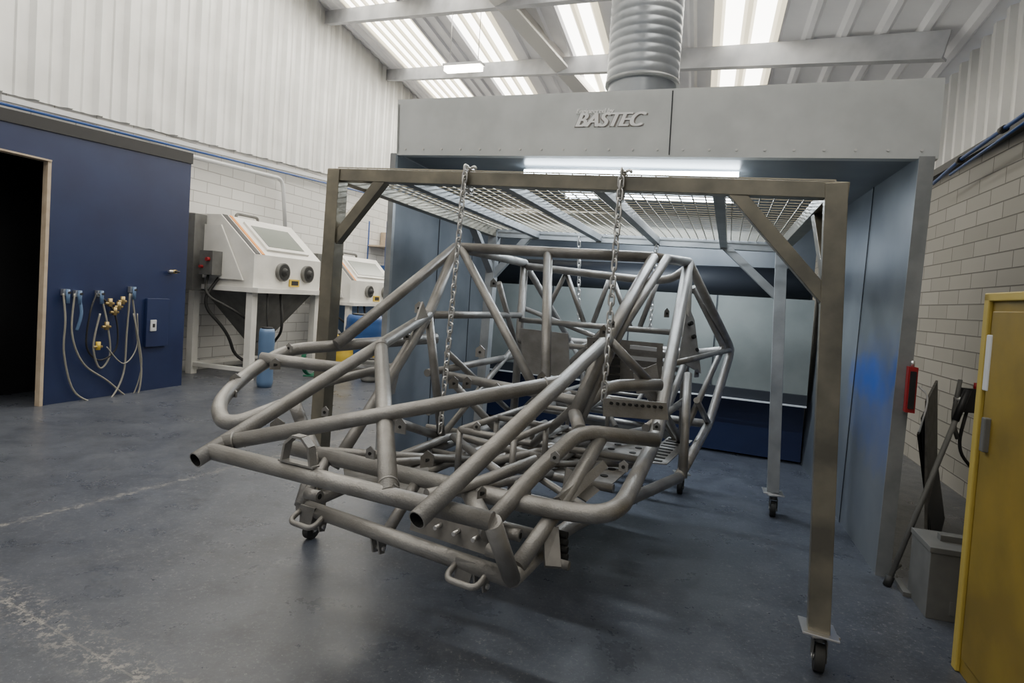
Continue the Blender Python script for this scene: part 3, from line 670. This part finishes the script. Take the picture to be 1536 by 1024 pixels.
# lower suspension pick-ups: angled plates with an eye, plus loops
for q in ((468,768),(706,850)):
    c=PZ(q[0],q[1],.45); b.tube([c-EL*.05,c-EL*.06-EV*.05-ZZ*.03,c+EL*.05-EV*.05-ZZ*.035,c+EL*.06],.010,'steel',fillet=.03)
    plate([c-EL*.05+ZZ*.02,c-EL*.05-ZZ*.05,c-EL*.0-ZZ*.055,c+EL*.02+ZZ*.02],.008)
for q in (.10,.42,.88):
    c=bl.lerp(brr,q)
    for o_ in (-.014,.014):
        b.prism([c+EL*(o_-.003)-EV*.02-ZZ*.015,c+EL*(o_-.003)+EV*.04-ZZ*.02,c+EL*(o_-.003)+EV*.02-ZZ*.075,c+EL*(o_-.003)-EV*.005-ZZ*.07],EL*.006,'steel')
    b.cyl(c-EL*.025+EV*.01-ZZ*.055,c+EL*.025+EV*.01-ZZ*.055,.008,'chain',10)
for q,Y_ in (((470,742),0),((745,828),0),((768,800),0)):
    c=PZ(q[0],q[1],.52); b.cyl(c-EL*.03,c+EL*.03,.020,'steel',14); b.cyl(c-EL*.031,c+EL*.031,.010,'hole',10)
def tab(px,py,Y,ax=EL,sz=.018):
    p=PY(px,py,Y); b.prism([p-ZZ*sz-ax*sz,p-ZZ*sz+ax*sz,p+ZZ*sz*.6+ax*sz,p+ZZ*sz*1.4,p+ZZ*sz*.6-ax*sz],EV*.006,'steel'); b.cyl(p-EV*.004,p+EV*.01,.006,'hole',10)
for q in ((433,522,2.74),(352,570,2.42),(350,590,2.38),(412,547,2.55),(415,640,2.1),(487,618,2.3),(520,545,2.6),(628,462,2.95),(610,505,2.85),(720,528,2.8),(700,575,2.8),(832,686,1.98),(905,498,2.4),(918,486,2.5),(812,568,2.4),(935,700,2.05),(590,738,1.72),(722,740,1.7),(1045,560,3.2),(640,690,2.0),(555,680,2.1),(1000,470,2.9),(745,582,2.6),(680,575,2.7),(715,640,2.4),(770,640,2.5),(740,425,3.2),(880,590,2.4),(600,640,2.3),(985,640,2.4)):
    tab(*q,ax=random.choice((EL,EV+EL*.5)).normalized(),sz=random.uniform(.014,.026))
b.prism([PY(622,480,2.9),PY(632,452,2.95),PY(640,475,2.95)],EL*.01,'steel')
b.prism([S(560,600,-.52),S(575,560,-.52),S(600,545,-.52),S(590,590,-.52)],EL*.008,'steel')
b.build('car_chassis_frame')
b=MB(); cp=PZ(1020,738,0); caster(b,cp); cp2=cp-EL*.95+EV*.1; caster(b,cp2)
for c in (cp,cp2): b.beam(c+ZZ*.14,c+ZZ*.38,.05,.05,'greybox',side=EL)
b.beam(cp+ZZ*.38,cp2+ZZ*.38,.05,.05,'greybox'); b.build('wheeled_axle_stand')
# ---------------- chains -----------------
def link(b,p,d,s,L_=.014,R_=.0105,rw=.0042):
    pts=[]
    for j in range(6): an=-math.pi/2+math.pi*j/5; pts.append(p+d*(L_+R_*math.cos(an))+s*R_*math.sin(an))
    for j in range(6): an=math.pi/2+math.pi*j/5; pts.append(p+d*(-L_+R_*math.cos(an))+s*R_*math.sin(an))
    b.tube(pts,rw,'chain',closed=True,n=6)
def chain(name,a,c,wrap=None,pitch=.034):
    b=MB(); n=int((c-a).length/pitch); d=(c-a).normalized()
    s0=d.cross(V((.6,.8,0))).normalized(); s1=d.cross(s0).normalized()
    for i in range(n):
        p=a.lerp(c,(i+.5)/n); s=s0 if i%2 else s1; s=(s+random.uniform(-.3,.3)*(s1 if i%2 else s0)).normalized()
        link(b,p,d,s)
    if wrap is not None:
        t=wrap; h=.046
        ring=[t+V((0,0,h))+RV*-h,t+V((0,0,h))+RV*h,t-V((0,0,h))+RV*h,t-V((0,0,h))-RV*h]
        for q in range(4):
            A_=ring[q];B_=ring[(q+1)%4]
            for i in range(3):
                p=A_.lerp(B_,(i+.5)/3); d_=(B_-A_).normalized(); link(b,p,d_,(fx if i%2 else d_.cross(fx)))
        b.tube([t+ZZ*.05+fx*.01,t+ZZ*.06+fx*.025,t+ZZ*.048+fx*.035],.006,'chain',fillet=.01,n=8)
    b.build(name)
w1=ON(FLt,FRt,703,264); w2=ON(FLt,FRt,934,272)
chain('lifting_chain',w1-RV*.05,PY(660,648,w1.y-.08),w1); chain('lifting_chain',w2-RV*.05,PY(905,600,w2.y-.08),w2)
w3=ON(RLt,RRt,871,352); w4=ON(RLt,RRt,987,352)
chain('lifting_chain',w3-RV*.05,PY(868,478,w3.y-.05)); chain('lifting_chain',w4-RV*.05,PY(975,495,w4.y-.05))
# ---------------- right side clutter -----------------
b=MB()
c0=PY(1484,440,2.2); uy=c0.dot(RU); vb_=c0.dot(RV); hz=c0.z
b.box(RP(uy+.24,vb_-.45,hz/2),RU*.24,RV*.45,ZZ*hz/2,'yellow')
b.box(RP(uy-.006,vb_-.02,hz/2),RU*.008,RV*.02,ZZ*(hz/2-.002),'yellowlt'); b.box(RP(uy-.006,vb_-.45,hz-.015),RU*.008,RV*.45,ZZ*.015,'yellowlt')
b.box(RP(uy-.004,vb_-.47,.7),RU*.008,RV*.40,ZZ*.63,'yellow'); b.box(RP(uy-.012,vb_-.07,hz-.25),RU*.004,RV*.02,ZZ*.10,'conduit')
b.box(RP(uy-.018,vb_-.12,hz-.5),RU*.012,RV*.015,ZZ*.06,'greybox')
b.build('yellow_steel_locker',bevel=.004)
b=MB(); g=PZ(1418,915,0); 
b.box(g+ZZ*.145,RU*.115,RV*.12,ZZ*.145,'greybox'); b.box(g+ZZ*.30,RU*.12,RV*.125,ZZ*.012,'greybox'); b.box(g+ZZ*.325,RU*.05,RV*.02,ZZ*.014,'greybox'); b.box(g-RV*.12+ZZ*.16+RU*.07,RU*.02,RV*.004,ZZ*.012,'chain')
b.box(g-RV*.122+ZZ*.06+RU*.02,RU*.05,RV*.002,ZZ*.03,'greybox'); b.build('metal_toolbox',bevel=.006)
b=MB(); a=PZ(1330,878,0);c=PY(1452,585,2.9); b.tube([a,c],.012,'greybox',n=10)
d=(c-a).normalized(); b.cyl(a,a+d*.05,.019,'rubber',10); b.cyl(c-d*.16,c,.016,'black',10); b.build('leaning_pole')
b=MB(); b.beam(PZ(1360,895,0)+ZZ*.01,PZ(1345,872,0)+ZZ*.01,.03,.02,'greybox'); b.tube([PZ(1345,872,0)+ZZ*.015,PZ(1340,868,0)+ZZ*.04,PZ(1350,862,0)+ZZ*.05],.006,'greybox',fillet=.01); b.build('floor_hook')
b=MB()
h0=PY(1452,600,3.0)
b.box(h0,RU*.03,RV*.02,ZZ*.06,'black'); b.cyl(h0-RU*.06,h0+RU*.08,.012,'chain',8); b.tube([h0-ZZ*.05,h0-ZZ*.25-RU*.03,h0-ZZ*.35+RU*.05],.008,'black',fillet=.1); b.cyl(h0+ZZ*.05+RU*.03,h0+ZZ*.09+RU*.03,.012,'red',8)
b.tube([h0-RU*.04+ZZ*.1,h0-RU*.06-ZZ*.1,h0-RU*.03-ZZ*.2],.01,'greybox'); b.build('spray_gun_hanger')
b=MB()
for i in range(3):
    f0=PZ(1386+i*6,845-i*4,0); f1=PZ(1402+i*6,785-i*4,0); tp=ZZ*(.86-.10*i)-hd*(.06+.03*i)
    b.slab([f0,f1,f1+tp*1.06,f0+tp],hd*.012,('steeldk','black','black')[i])
b.build('leaning_board_stack')
# ---------------- pendant batten -----------------
b=MB(); p=PY(695,103,7.6); b.beam(p-hd*.25,p+hd*.25,.10,.06,'lamp'); b.beam(p-hd*.27+ZZ*.045,p+hd*.27+ZZ*.045,.12,.03,'conduit')
for s in (-.2,.2): b.cyl(p+hd*s+ZZ*.05,V((p.x+hd.x*s,p.y+hd.y*s,roofz((p+hd*s).dot(RU),(p+hd*s).dot(RV))-.04)),.005,'chain',6)
b.build('pendant_batten_lamp')
# ---------------- world -----------------
w_=bpy.data.worlds.new('world'); bpy.context.scene.world=w_; w_.use_nodes=True
bg=w_.node_tree.nodes['Background']; bg.inputs[0].default_value=(.82,.9,1,1); bg.inputs[1].default_value=.35
